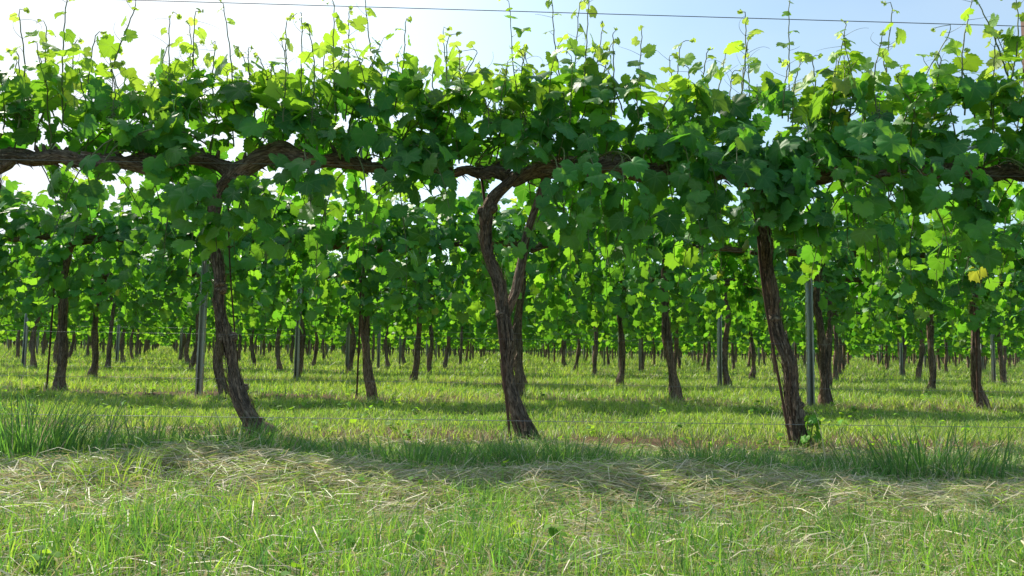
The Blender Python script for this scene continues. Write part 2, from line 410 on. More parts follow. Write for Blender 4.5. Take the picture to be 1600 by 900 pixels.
def add_leaves(acc, L, lod, rng, mat=0):
    """L: dict of arrays J (junction), N (normal), T (tip direction), S (width), A (age)"""
    J, N, T, S, A = (np.asarray(L[k], float) for k in 'JNTSA')
    if len(J) == 0: return
    N = unit(N); T = unit(T - N * (T * N).sum(1, keepdims=True)); X = np.cross(T, N)
    which = rng.integers(0, len(TEMPL[lod]), len(J)); flip = rng.choice([-1., 1.], len(J))
    for w in range(len(TEMPL[lod])):
        tv, f3, f4, uv = TEMPL[lod][w]
        for sgn in (-1., 1.):
            m = np.where((which == w) & (flip == sgn))[0]
            if not len(m): continue
            n = len(tv); k = len(m)
            zs = rng.uniform(.2, 1.25, k)[:, None, None]
            P = J[m][:, None, :] + S[m][:, None, None] * (X[m][:, None, :] * (tv[None, :, 0:1] * sgn) + T[m][:, None, :] * tv[None, :, 1:2] + N[m][:, None, :] * tv[None, :, 2:3] * zs)
            o = (np.arange(k) * n)[:, None, None]
            g3 = f3 if sgn > 0 else f3[:, ::-1]; g4 = f4 if sgn > 0 else f4[:, ::-1]
            tint = np.zeros((k, n, 4), np.float32)
            tint[:, :, 0] = rng.random(k)[:, None]; tint[:, :, 1] = A[m][:, None]; tint[:, :, 2] = rng.random(k)[:, None]; tint[:, :, 3] = 1
            F = [(g3[None] + o).reshape(-1, 3)]
            if len(g4): F.append((g4[None] + o).reshape(-1, 4))
            acc.add(P.reshape(-1, 3), F, tint.reshape(-1, 4), np.tile(uv, (k, 1)), None, mat)

def add_petioles(acc, A, B, r, mat):
    A = np.asarray(A, float); B = np.asarray(B, float)
    if not len(A): return
    d = unit(B - A); s = unit(np.cross(d, np.array([.3, .8, .52])))
    u = np.cross(d, s); k = len(A)
    ring = [s, -.5 * s + .87 * u, -.5 * s - .87 * u]
    V = np.stack([A + q * r for q in ring] + [B + q * r * .7 for q in ring], 1).reshape(-1, 3)
    f = np.array([[0, 1, 4, 3], [1, 2, 5, 4], [2, 0, 3, 5]])
    acc.add(V, [(f[None] + (np.arange(k) * 6)[:, None, None]).reshape(-1, 4)], None, None, None, mat)

class Leaves:
    def __init__(s): s.d = {k: [] for k in 'JNTSA'}; s.pa = []; s.pb = []
    def put(s, node, junc, n, t, size, age):
        for k, v in zip('JNTSA', (junc, n, t, size, age)): s.d[k].append(v)
        s.pa.append(node); s.pb.append(junc)

def leaf_at(lv, rng, node, side, size, age, flat=0.0):
    """one leaf on a petiole from node; side is the outward y sign of the canopy face it grows on; flat lifts it level"""
    az = rng.normal(0, 1.0)
    out = np.array([math.sin(az) * 1.0, side * math.cos(az * .7), 0.0])
    pd = out * .8 + np.array([0, 0, rng.uniform(.1, .8)]); pd /= np.linalg.norm(pd)
    j = node + pd * size * rng.uniform(.45, .8)
    n = out * rng.uniform(.5, 1.1) * (1 - flat) + np.array([0, 0, rng.uniform(.25, .85) + flat * .7]) + rng.normal(0, .33, 3)
    t = out * rng.uniform(.2, .7) + np.array([0, 0, -1.0 + flat * .9]) + rng.normal(0, .38, 3)
    lv.put(node, j, n, t, size, age)

def grow(rng, x0, x1, zc, n_up, n_hang, n_fill, hang_z, up=(.30, .60), big=.135, y=0.0, bare=None, extra=()):
    """canopy of one vine: shoots rising from the cordon, shoots bending out and hanging, leaves at every node"""
    lv = Leaves(); stems = []
    for i in range(n_up):
        x = x0 + (x1 - x0) * (i + rng.uniform(.1, .9)) / n_up; s = rng.choice([-1, 1])
        p = np.array([x, y + s * .04, zc(x) + .03]); d = np.array([rng.normal(0, .25), s * rng.uniform(.05, .55), 1.0]); d /= np.linalg.norm(d)
        Lr = rng.uniform(*up) * (.98 + .30 * math.sin(x * 4.1 + 1.0) * math.sin(x * 1.7 + .4) + .14 * math.sin(x * 13.0)); n = max(4, int(Lr / .054)); path = [p]
        for j in range(n):
            d = d + rng.normal(0, .10, 3) + np.array([0, s * .02, 0]); d /= np.linalg.norm(d)
            p = p + d * .054; path.append(p); f = (j + 1) / n
            size = big * (.96 - .50 * f ** 1.5) * rng.uniform(.55, 1.15)
            leaf_at(lv, rng, p, rng.choice([s, s, -s]), size, float(np.clip(.14 + .66 * f ** 1.15 + rng.normal(0, .11), 0, 1)), flat=.20 + .62 * f)
        stems.append(np.array(path))
    for i in range(n_hang + len(extra)):
        if i < n_hang:
            x = x0 + (x1 - x0) * (i + rng.uniform(0, 1)) / n_hang; s = -1 if rng.random() < .58 else 1
            zb = hang_z(x) + rng.uniform(0, .12)
        else: (x, zb), s = extra[i - n_hang], -1
        p = np.array([x, y + s * .05, zc(x) + .02]); d = np.array([rng.normal(0, .4), s * rng.uniform(.5, 1.1), rng.uniform(.1, .6)]); d /= np.linalg.norm(d)
        path = [p]
        if i >= n_hang: d = unit(np.array([rng.normal(0, .10), -.5, .15]))
        for j in range(21):
            d = d + rng.normal(0, .09, 3) + np.array([0, -d[1] * .09, -.20]); d /= np.linalg.norm(d)
            p = p + d * .055; path.append(p)
            if p[2] < zb: break
            f = j / 20
            leaf_at(lv, rng, p, s, big * rng.uniform(.55, 1.12) * (1 - .3 * f), float(np.clip(.15 + .25 * f + rng.normal(0, .12), 0, 1)))
        stems.append(np.array(path))
    if bare is not None:                                  # stretches of the cordon that no leaf hides from the front
        keep = [not (j[1] < y + .05 and (bare(j[0]) and abs(j[2] - zc(j[0]) + .01) < .085 or clear(j + unit(t) * .25 * w))) for j, t, w in zip(lv.d['J'], lv.d['T'], lv.d['S'])]
        lv.d = {k: [v for v, q in zip(a, keep) if q] for k, a in lv.d.items()}
        stems = [t for t in (np.array([p for p in st if not (p[1] < y + .05 and clear(p))]) for st in stems) if len(t) > 2 and np.linalg.norm(np.diff(t, axis=0), axis=1).max() < .12]
        lv.pa = [v for v, q in zip(lv.pa, keep) if q]; lv.pb = [v for v, q in zip(lv.pb, keep) if q]
    for i in range(n_fill):
        x = rng.uniform(x0, x1); s = rng.choice([-1, 1])
        node = np.array([x, y + s * rng.uniform(.0, .16), zc(x) + rng.uniform(.04, .38)])
        leaf_at(lv, rng, node, s, big * rng.uniform(.7, 1.15), float(np.clip(rng.normal(.12, .10), 0, 1)))
    return lv, stems

def canopy_mesh(rng, lv, stems, lod, off=None, name='foliage'):
    acc = Acc()
    add_leaves(acc, lv.d, lod, rng, 0)
    if lod <= 1: add_petioles(acc, lv.pa, lv.pb, .0018, 1)
    if lod <= 2:
        for s in stems:
            rad = np.linspace(.0042, .0016, len(s))
            V, F, B = tube(np.column_stack([s, rad]), 5 if lod == 0 else 3, cap=False)
            acc.add(V, F, None, None, None, 1)
    return acc.mesh(name, [M_LEAF if lod <= 1 else M_LEAF_FAR, M_STEM], off)

def strips(acc, path, rng, count, segs=4):
    """thin shaggy strips of bark that peel from a trunk"""
    n = len(path)
    for _ in range(count):
        i = rng.integers(1, n - 6); ln = rng.integers(4, 12); j = min(n - 1, i + ln)
        th = rng.uniform(0, 6.28); w = rng.uniform(.002, .008); lift = rng.uniform(.0, .022)
        pts = []
        for q, t in enumerate(np.linspace(0, 1, segs)):
            a = path[int(round(i + (j - i) * t))]; th2 = th + .3 * t
            r = a[3] * 1.10 + lift * t ** 2 * (1 if rng.random() < .8 else 2)
            c = np.array([math.cos(th2), math.sin(th2), 0]); s = np.array([-math.sin(th2), math.cos(th2), 0])
            ww = w * (1 - .7 * t)
            pts += [a[:3] + c * r + s * ww, a[:3] + c * r - s * ww]
        f = np.array([[2 * k, 2 * k + 1, 2 * k + 3, 2 * k + 2] for k in range(segs - 1)])
        b = np.array(pts) * 1.0 + rng.uniform(0, 3, 3)
        acc.add(np.array(pts), [f], None, None, b, 0)

def berries(rng, c, n=26, size=.055):
    acc = Acc()
    o = np.array([[1, 0, 0], [-1, 0, 0], [0, 1, 0], [0, -1, 0], [0, 0, 1], [0, 0, -1]], float)
    f = np.array([[0, 2, 4], [2, 1, 4], [1, 3, 4], [3, 0, 4], [2, 0, 5], [1, 2, 5], [3, 1, 5], [0, 3, 5]])
    V = []; A = []; B = []
    for i in range(n):
        t = rng.uniform(0, 1); p = c + np.array([rng.normal(0, .016), rng.normal(0, .016), -t * size * 1.6 + .02]) * (1.2 - .5 * t)
        acc.add(o * rng.uniform(.0030, .0050) + p, [f], None, None, None, 0)
        A.append(c + np.array([0, 0, -t * size * 1.3 + .03])); B.append(p)
    add_petioles(acc, A, B, .0009, 1)
    add_petioles(acc, [c + np.array([0, 0, .05])], [c + np.array([0, 0, -size * 1.3])], .0018, 1)
    return acc

# ------------------------------------------------------------------ first row: every vine by hand
def PW(lst, y, dy=0.0):
    """(px, py, radius in cm[, extra depth]) -> world path in the plane of a row"""
    out = []
    for e in lst:
        dd = e[3] if len(e) > 3 else 0
        p = at(e[0], e[1], y + dd); out.append([p.x, p.y, p.z, e[2] / 100.0])
    return np.array(out)

Y0 = row_y(0)
CORDON_PX = [(-260, 240), (0, 240), (60, 241), (150, 250), (260, 258), (330, 250), (400, 247), (500, 247), (560, 257), (640, 264), (740, 270), (800, 268), (880, 265), (960, 262), (1080, 270), (1200, 276), (1300, 268), (1400, 266), (1550, 268), (1900, 272)]
CX = np.array([at(a, b, Y0).x for a, b in CORDON_PX]); CZ = np.array([at(a, b, Y0).z for a, b in CORDON_PX])
def cordon_z(x): return float(np.interp(x, CX, CZ))
HANG_PX = [(-100, 320), (60, 320), (110, 345), (180, 320), (270, 340), (300, 415), (345, 405), (385, 330), (440, 320), (500, 425), (550, 450), (600, 370), (650, 315), (735, 295), (800, 320), (850, 390), (890, 440), (950, 425), (1000, 400), (1050, 440), (1110, 430), (1170, 405), (1205, 385), (1260, 360), (1300, 370), (1340, 425), (1400, 405), (1460, 440), (1540, 430), (1600, 450), (1750, 440)]
HX = np.array([at(a, b, Y0).x for a, b in HANG_PX]); HZ = np.array([at(a, b, Y0).z for a, b in HANG_PX])
def hang_z(x): return float(np.interp(x, HX, HZ))

BARE = [tuple(at(q, 260, Y0).x for q in e) for e in ((0, 50), (185, 245), (330, 510), (565, 630), (735, 800), (850, 900), (920, 1000), (1385, 1440), (1460, 1540))]
DRAPE = [(286, 418), (306, 405), (328, 425), (345, 420), (362, 412), (380, 400), (515, 430), (548, 455), (850, 410), (878, 445), (905, 430), (935, 420), (965, 435), (1010, 400), (1130, 430), (1152, 410), (1168, 395), (1178, 395), (1185, 400), (1192, 396), (1197, 402), (1205, 396), (1212, 400), (1200, 388), (1222, 392), (1245, 380), (1330, 430), (1450, 440), (1540, 440)]
CLEAR = [[(at(a, d, Y0).x, at(b, c, Y0).x), (at(a, d, Y0).z, at(b, c, Y0).z)] for a, b, c, d in ((335, 480, 230, 312), (738, 806, 268, 470))]      # open stretches of trunk
def clear(p): return any(a[0] < p[0] < a[1] and b[0] < p[2] < b[1] for a, b in CLEAR)
def bare_front(x): return any(a < x < b for a, b in BARE)

# trunk path bottom to top, and the cordon arms, all as (px, py, radius cm, extra depth)
FRONT = [
  dict(x=-2.52, trunk=[(-30, 698, 5.5), (-28, 640, 4.6), (-20, 540, 4.2), (-28, 420, 4.0), (-22, 330, 4.0), (-10, 262, 4.2)],
       arms=[[(-12, 262, 4.0), (20, 244, 3.6), (70, 246, 3.3), (130, 252, 3.0), (200, 256, 2.7), (248, 262, 2.3)], [(-12, 262, 3.6), (-60, 248, 3.4), (-160, 244, 3.0), (-250, 244, 2.3)]],
       label='grapevine cut by the left edge of the photo, first row', up=20, hang=10, fill=62, shoots=[]),
  dict(x=-1.21, trunk=[(420, 700, 5.6), (402, 662, 5.4), (378, 628, 4.7), (360, 570, 4.0), (350, 500, 3.9), (343, 440, 3.9), (335, 380, 3.7), (330, 345, 3.7), (340, 305, 4.0), (360, 275, 4.6)],
       arms=[[(356, 282, 4.2), (380, 258, 4.8), (410, 247, 4.7), (450, 245, 4.3), (500, 248, 3.8), (545, 255, 3.0), (600, 260, 2.5), (650, 266, 2.0)],
             [(362, 272, 3.6), (335, 252, 3.3), (300, 250, 3.0), (255, 252, 2.6), (200, 250, 2.3), (130, 247, 1.9)]],
       label='old grapevine whose trunk leans right at its foot and bends at the top, first row', up=29, hang=27, fill=80, shoots=[]),
  dict(x=0.06, trunk=[(826, 700, 5.7), (818, 672, 5.9), (806, 645, 4.9), (798, 590, 4.3), (792, 530, 4.3), (783, 475, 4.6), (771, 420, 3.9), (762, 370, 3.7), (759, 335, 4.0), (770, 312, 4.4), (790, 292, 3.6), (805, 275, 3.7)],
       arms=[[(800, 280, 3.4), (835, 268, 4.2), (880, 264, 5.0), (930, 261, 5.0), (980, 262, 4.6), (1030, 266, 3.6), (1090, 271, 2.6)],
             [(800, 276, 3.0), (770, 270, 2.5), (720, 268, 2.1), (660, 264, 1.8)]],
       label='thick grapevine in the middle of the photo with a bare crooked upper trunk', up=30, hang=25, fill=82, shoots=[]),
  dict(x=1.36, trunk=[(1258, 705, 5.4), (1248, 672, 4.9), (1238, 620, 4.4), (1224, 550, 4.3), (1212, 490, 4.1), (1203, 440, 4.1), (1194, 395, 4.1), (1188, 345, 4.0), (1190, 300, 4.2), (1205, 280, 4.2)],
       arms=[[(1198, 286, 3.8), (1250, 278, 4.0), (1310, 270, 3.5), (1370, 266, 3.0), (1430, 264, 2.6), (1490, 268, 2.2)],
             [(1200, 284, 3.8), (1160, 276, 3.6), (1110, 272, 2.9), (1050, 270, 2.2)]],
       label='grapevine with straight left-leaning trunk and leafy sucker at its foot, first row', up=29, hang=27, fill=82, shoots=[]),
  dict(x=2.66, trunk=[(1672, 705, 5.4), (1668, 640, 4.6), (1660, 540, 4.2), (1655, 420, 4.0), (1652, 330, 4.0), (1655, 285, 4.0)],
       arms=[[(1655, 288, 3.6), (1610, 272, 3.8), (1550, 268, 3.6), (1480, 264, 3.0), (1420, 266, 2.2)], [(1655, 288, 3.6), (1720, 272, 3.4), (1800, 268, 2.6)]],
       label='grapevine at the right edge of the photo beside the dark post top, first row', up=29, hang=27, fill=82, shoots=[]),
]
# tall shoots that stand out above the canopy: (base px, base py, top px, top py)
SHOOTS = [(28, 200, 30, 20), (66, 190, 72, 40), (98, 200, 106, -8), (140, 190, 150, 55), (172, 115, 212, 8), (205, 190, 212, 70), (262, 190, 266, 24), (296, 180, 296, 40), (318, 190, 305, 20),
          (368, 200, 348, 4), (392, 170, 388, 78), (442, 190, 447, 36), (470, 190, 471, 24), (488, 180, 482, 40), (525, 190, 521, 2), (540, 190, 545, 20), (590, 160, 568, -14), (616, 170, 634, 34),
          (690, 180, 692, 48), (702, 180, 700, 60), (722, 170, 745, 80), (765, 180, 752, 108), (819, 190, 813, 76), (832, 180, 820, 82), (880, 150, 862, -10), (890, 190, 906, 4), (912, 150, 922, -6), (905, 200, 942, 40),
          (960, 180, 958, 52), (1003, 190, 1003, 50), (1030, 180, 1064, 70), (1060, 180, 1046, 90), (1110, 190, 1132, 92), (1152, 190, 1164, 20), (1232, 190, 1234, -2), (1290, 180, 1322, 38), (1310, 180, 1326, 110),
          (1390, 190, 1394, 12), (1412, 190, 1486, 44), (1450, 190, 1452, 70), (1508, 180, 1520, -8), (1575, 120, 1526, 0), (1568, 170, 1588, 2), (1548, 180, 1556, 60)]

_r = np.random.default_rng(77)
SHOOTS += [(int(q + _r.integers(-14, 14)), 185, int(q + _r.integers(-26, 26)), int(_r.uniform(62, 128))) for q in range(12, 1620, 30)]

def tendril(acc, rng, p, s):
    d = np.array([s * rng.uniform(.4, 1), rng.normal(0, .4), rng.uniform(0, .7)]); d /= np.linalg.norm(d)
    path = [p]; ax = unit(rng.normal(0, 1, 3)); k = rng.uniform(.05, .4)
    for j in range(11):
        d = unit(d + np.cross(ax, d) * k * (j / 8)); p = p + d * .011; path.append(p)
    P = np.array(path); V, F, B = tube(np.column_stack([P, np.linspace(.0013, .0006, len(P))]), 3, cap=False)
    acc.add(V, F, None, None, None, 1)

def tall_shoot(rng, a, b, lod=0):
    acc = Acc(); a = np.array(a); b = np.array(b); L = np.linalg.norm(b - a)
    mid = (a + b) / 2 + rng.normal(0, .018, 3)
    tip = b + np.array([rng.normal(0, .03), rng.normal(0, .02), .015])
    P = spline([[*a, .0040], [*mid, .0032], [*b, .0022], [*tip, .0013]], 22)
    P[:, 0] += .0022 * np.sin(np.arange(22) * 1.9 + rng.uniform(0, 6)); 
    V, F, B = tube(P, 5, cap=False); acc.add(V, F, None, None, None, 1)
    lv = Leaves(); n = max(5, int(L / .068)); s = rng.choice([-1, 1])
    for j in range(n):
        f = (j + .6) / n; node = P[min(21, int(f * 19)), :3]; s = -s
        size = (.135 * (1 - f) ** .8 + .030) * rng.uniform(.75, 1.15)
        if rng.random() < .12 and f < .8: continue
        out = np.array([s * rng.uniform(.5, 1), rng.normal(-.2, .6), 0])
        j_ = node + unit(out + np.array([0, 0, rng.uniform(.3, 1.0)])) * size * rng.uniform(.4, .7)
        nrm = out * .35 + np.array([0, 0, rng.uniform(.2, .9)]) + rng.normal(0, .5, 3)
        tdir = out + np.array([0, 0, rng.uniform(-1., .35)]) + rng.normal(0, .3, 3)
        lv.put(node, j_, nrm, tdir, size, float(np.clip(.42 + .55 * f + rng.normal(0, .08), 0, 1)))
        if rng.random() < .35: tendril(acc, rng, node, -s)
    for q in range(3):                                   # unopened leaves at the very tip
        lv.put(P[-1, :3], P[-1, :3] + rng.normal(0, .006, 3), rng.normal(0, 1, 3), np.array([rng.normal(0, .6), rng.normal(0, .6), 1.0]), rng.uniform(.016, .028), 1.0)
    add_leaves(acc, lv.d, lod, rng, 0); add_petioles(acc, lv.pa, lv.pb, .0013, 1)
    return acc

def empty(name, loc):
    o = bpy.data.objects.new(name, None); COL.objects.link(o); o.location = loc; o.empty_display_size = .1
    return o

FR_GROUP = 'grapevines of the first row'
for vi, fv in enumerate(FRONT):
    rng = np.random.default_rng(100 + vi)
    tp = PW(fv['trunk'], Y0); tp[0, 2] = float(gz(tp[0, 0], tp[0, 1])) + .0
    base = Vector((tp[0, 0], tp[0, 1], float(gz(tp[0, 0], tp[0, 1]))))
    tp = np.vstack([[2 * tp[0, 0] - tp[1, 0] + (tp[1, 0] - tp[0, 0]) * .4, tp[0, 1], tp[0, 2] - .13, tp[0, 3] * 1.15], tp])      # the foot goes on into the soil
    root = empty('grapevine', base); tag(root, fv['label'], 'grapevine', FR_GROUP)
    hgt = np.clip((tp[:, 2] - tp[1, 2]) / .25, 0, 1); tp[:, 3] *= .95 - (.36 if vi == 1 else .30) * hgt      # slim above the flared foot
    path = spline(tp, 110); path[:, 3] *= 1 + .10 * np.sin(np.linspace(0, 23, 110) + vi) * np.sin(np.linspace(0, 9, 110))
    path[:, 0] += .006 * np.sin(np.linspace(0, 30, 110) + vi); path[:, 1] += .012 * np.sin(np.linspace(0, 14, 110) + vi * 2); path[:, 0] += .008 * np.sin(np.linspace(0, 15, 110) + vi * 3)
    acc = Acc(); V, F, B = tube(path, 44, rng, .11, .17, True, 5.0, rng.uniform(0, 9, 3)); acc.add(V, F, None, None, B, 0)
    strips(acc, path, rng, 420)
    for q in range(9):                                   # knots and old pruning scars
        i = int(rng.integers(14, 104)); th = rng.uniform(0, 6.28); c = np.array([math.cos(th), math.sin(th), .2]); s0 = path[i]
        rr = rng.uniform(.010, .022); e = s0[:3] + c * s0[3] * .6; l = s0[3] * .45 + rng.uniform(.004, .022)
        V, F, B = tube(spline([[*e, rr * 1.3], [*(e + c * l * .7), rr], [*(e + c * l), rr * .7]], 6), 10, rng, .12, .12); acc.add(V, F, None, None, B, 0)
    if vi == 2:                                          # a thinner second stem forks off to the right and climbs to the cordon
        sp_ = spline(PW([(786, 500, 2.6), (797, 476, 2.3, .02), (808, 450, 2.3, .04), (815, 415, 2.1, .05), (822, 370, 2.0, .05), (838, 320, 1.9, .03), (856, 272, 2.2)], Y0), 50)
        V, F, B = tube(sp_, 18, rng, .08, .08, True, 4.0, rng.uniform(0, 9, 3)); acc.add(V, F, None, None, B, 0)
    link('trunk', acc.mesh('trunk', [M_BARK], base), root)
    xs_arm = []
    for arm in fv['arms']:
        ap = spline(PW(arm, Y0), 90); ap[:, 3] *= 1 + .13 * np.sin(np.linspace(0, 31, 90) + vi) * np.sin(np.linspace(0, 13, 90))
        ap[:, 1] += .02 * np.sin(np.linspace(0, 9, 90) + vi); ap[:, 2] += .010 * np.sin(np.linspace(0, 19, 90) + vi * 2)
        acc = Acc(); V, F, B = tube(ap, 30, rng, .12, .20, True, 6.0, rng.uniform(0, 9, 3)); acc.add(V, F, None, None, B, 0)
        # shaggy ends and old spurs on the arm
        for q in range(13):
            i = rng.integers(4, 86); s0 = ap[i]
            d = np.array([rng.normal(0, .5), rng.normal(0, .4), rng.uniform(.3, 1)]) * rng.uniform(.03, .06)
            sp_ = spline([[*s0[:3], .012], [*(s0[:3] + d * .6), .010], [*(s0[:3] + d), .007]], 6); sp_[:, 2] += s0[3] * .5
            V, F, B = tube(sp_, 8, rng, .1, .1, True); acc.add(V, F, None, None, B, 0)
        for q in range(60):
            i = rng.integers(2, 86); s0 = ap[i]; th = rng.uniform(0, 6.28); w = rng.uniform(.002, .006); l = rng.uniform(.02, .07)
            c = s0[:3] + np.array([0, math.cos(th), math.sin(th)]) * s0[3] * 1.0; hang = np.array([0, math.cos(th) * .02, min(0, math.sin(th)) * .03])
            pts = np.array([c + [0, 0, w], c + [0, 0, -w], c + hang * .4 + [l * .5, 0, w * .8], c + hang * .4 + [l * .5, 0, -w * .8], c + hang + [l, 0, w * .2], c + hang + [l, 0, -w * .2]])
            acc.add(pts, [np.array([[0, 1, 3, 2], [2, 3, 5, 4]])], None, None, pts + rng.uniform(0, 3, 3), 0)
        link('cordon', acc.mesh('cordon', [M_BARK], base), root); xs_arm += [ap[:, 0].min(), ap[:, 0].max()]
    x0, x1 = fv['x'] - .66, fv['x'] + .66
    lv, stems = grow(rng, x0, x1, cordon_z, fv['up'], fv['hang'], fv['fill'], hang_z, (.28, .62), .128, Y0, bare_front,
                     [(at(a, b, Y0).x * .93, at(a, b, Y0).z) for a, b in DRAPE if x0 <= at(a, b, Y0).x * .93 < x1])
    link('foliage', canopy_mesh(rng, lv, stems, 0, base), root)
    for (bx, by, tx, ty) in SHOOTS:
        yy = Y0 + rng.uniform(-.18, .22); a = at(bx, by, yy); b = at(tx, ty, yy)
        if fv['x'] - .645 <= a.x < fv['x'] + .645:
            link('shoot', tall_shoot(np.random.default_rng(abs(bx) * 7 + abs(ty)), a, b).mesh('shoot', [M_LEAF, M_STEM], base), root)
    nb = 6
    for q in range(nb):                                  # flower clusters among the upper leaves
        c = np.array([fv['x'] + rng.uniform(-.6, .6), Y0 + rng.uniform(-.3, .25), 1.30 + rng.uniform(.12, .42)])
        link('grape_cluster', berries(rng, c).mesh('grape_cluster', [M_BERRY, M_STEM], base), root)
    if vi == 3:                                          # young green sucker at the foot
        acc = Acc(); lv = Leaves()
        a0 = at(1256, 705, Y0 - .06)
        P = spline([[a0.x, a0.y, a0.z, .005], [a0.x + .02, a0.y - .03, a0.z + .07, .004], [a0.x + .03, a0.y - .04, a0.z + .15, .002]], 12)
        V, F, B = tube(P, 5); acc.add(V, F, None, None, None, 1)
        for q in range(13):
            leaf_at(lv, rng, P[rng.integers(2, 12), :3], rng.choice([-1, 1]), rng.uniform(.035, .06), rng.uniform(.3, .6))
        add_leaves(acc, lv.d, 0, rng, 0); add_petioles(acc, lv.pa, lv.pb, .0012, 1)
        link('sucker', acc.mesh('sucker', [M_LEAF, M_STEM], base), root)

# ------------------------------------------------------------------ vine kit for the rows behind
def make_vine_parts(seed, lod, lean=0.0, foot=0.0, trunk_top_r=.040, thick=1.0):
    """meshes of one vine standing at the origin: trunk, cordon (two arms in one), foliage"""
    rng = np.random.default_rng(seed)
    segs, rings = {1: (20, 46), 2: (12, 22), 3: (6, 10)}[lod]
    b = rng.normal(0, .018, 4)
    zt = 1.30
    pts = [[foot + .02, 0, -.03, .066 * thick], [foot + .0, 0, .06, .060 * thick], [foot * .35 + b[0] * .5, b[1] * .5, .22, .047 * thick], [lean * .3 + b[1], b[2], .55, .043 * thick],
           [lean * .7 + b[2], b[3], .90, trunk_top_r * thick], [lean + b[3], b[0], 1.17, trunk_top_r * thick], [lean + b[3] + .06, 0, zt, trunk_top_r * thick]]
    path = spline(pts, rings); path[:, 3] *= 1 + .12 * np.sin(np.linspace(0, 21, rings) + seed)
    acc = Acc(); V, F, B = tube(path, segs, rng, .09 if lod < 3 else 0, .11, True, 5.0, rng.uniform(0, 9, 3)); acc.add(V, F, None, None, B, 0)
    if lod == 1: strips(acc, path, rng, 70)
    trunk = acc.mesh('trunk', [M_BARK])
    acc = Acc(); cx = lean + b[3] + .06
    for s in (-1, 1):
        ap = spline([[cx, 0, zt - .03, .036], [cx + s * .16, .01, zt + .01, .034], [cx + s * .36, -.01, zt + .005, .028], [s * .62 + .02, .0, zt + .0, .020]], 30 if lod < 3 else 8)
        ap[:, 2] += .01 * np.sin(np.linspace(0, 12, len(ap)) + seed)
        V, F, B = tube(ap, 14 if lod == 1 else (8 if lod == 2 else 5), rng, .09, .12, True, 5.0, rng.uniform(0, 9, 3)); acc.add(V, F, None, None, B, 0)
    cordon = acc.mesh('cordon', [M_BARK])
    ph = rng.uniform(0, 6.28, 2)
    def hz(x): return (.66 if lod < 3 else .54) + .09 * math.sin(x * 5 + ph[0]) + .07 * math.sin(x * 11 + ph[1])
    cfg = {1: (19, 24, 95, .142), 2: (15, 19, 70, .165), 3: (10, 14, 44, .23)}[lod]
    lv, stems = grow(rng, -.66, .66, lambda x: zt, cfg[0], cfg[1], cfg[2], hz, (.26, .60), cfg[3])
    if lod == 3:                                         # thin out: fewer, larger leaves far away
        keep = rng.random(len(lv.pa)) < .62
        lv.d = {k: [v for v, q in zip(a, keep) if q] for k, a in lv.d.items()}
    if lod <= 2:                                         # shoots above the canopy
        for q in range(5 if lod == 1 else 3):
            x = rng.uniform(-.62, .62); a = np.array([x, rng.uniform(-.15, .15), 1.6]); L = rng.uniform(.2, .42); n = int(L / .06)
            path = [a + np.array([rng.normal(0, .015) * j, rng.normal(0, .01) * j, j * .06]) for j in range(n + 1)]
            stems.append(np.array(path))
            for j in range(n): leaf_at(lv, rng, path[j + 1], rng.choice([-1, 1]), .12 * (1 - .75 * j / n) + .01, .5 + .5 * j / n, .4)
    fol = canopy_mesh(rng, lv, stems, lod)
    return {'trunk': trunk, 'cordon': cordon, 'foliage': fol}

def post_near(k, i):                                     # steel posts stand at every fourth vine
    return (i - 2) % 4 == 0
def in_view(x, y, m=0.0): return abs(x) < .70 * y + m

def side_phrase(k, i):
    """says which vine of a row this is, counting from the steel posts one can see in it"""
    y = row_y(k); posts = sorted(j for j in range(-60, 61) if post_near(k, j) and in_view(XV + DX * j - .09, y))
    words = ['', 'next', 'second', 'third', 'fourth', 'fifth']
    n = len(posts)
    def pn(q):
        if n == 1: return 'the only grey post'
        if q == 0: return 'the leftmost grey post'
        if q == n - 1: return 'the rightmost grey post'
        return 'the %s grey post from left' % ORD[q + 1]
    if i in posts: return 'against %s' % pn(posts.index(i))
    left = [j for j in posts if j < i]
    if left:
        return '%s right of %s' % (words[min(5, i - left[-1])], pn(posts.index(left[-1])))
    return '%s left of %s' % (words[min(5, posts[0] - i)], pn(0))

# second row: trunks shaped one by one
ROW2 = {-4: ('grapevine at far left of the second row, half out of the photo', 0, .0), -3: ('straight grapevine with swollen foot, leftmost whole trunk of the second row', .0, .0),
        -2: ('grapevine behind the left grey post, foot bending right, second row', -.03, .10), -1: ('slim grapevine with an iron rod at its foot, left of the middle trunk, second row', -.05, .06),
        0: ('grapevine half hidden behind the thick middle trunk, second row', .03, .02), 1: ('grapevine with a knobbly foot between the middle and the right leaning trunk, second row', -.02, .05),
        2: ('grapevine with a bulging foot close behind the grey post at right, second row', .0, .03), 3: ('dark grapevine bowed at its foot, a thin rod before it, right part of second row', .06, .05),
        4: ('grapevine at far right of the second row, mostly out of the photo', 0, .0)}
jr = np.random.default_rng(7)
def place_vine(parts, x, y, rz, sc, label, group):
    root = empty('grapevine', (x, y, float(gz(x, y)))); root.rotation_euler = (0, 0, rz); root.scale = (1, 1, sc)
    tag(root, label, 'grapevine', group)
    for nm in ('trunk', 'cordon', 'foliage'):
        link(nm, parts[nm], root)
    return root
for i, (lab, lean, foot) in ROW2.items():
    place_vine(make_vine_parts(300 + i, 1, lean, foot, .036, .78), XV + DX * i, row_y(1), 0.0, 1.0, lab, 'grapevines of the second row')
KIT = {1: [make_vine_parts(400 + s, 1, jr.normal(0, .03), jr.normal(0, .04), .036, .78) for s in range(5)],
       2: [make_vine_parts(430 + s, 2, jr.normal(0, .03), jr.normal(0, .05), .036, .78) for s in range(6)],
       3: [make_vine_parts(460 + s, 3, jr.normal(0, .03), jr.normal(0, .05), .036, .78) for s in range(5)]}
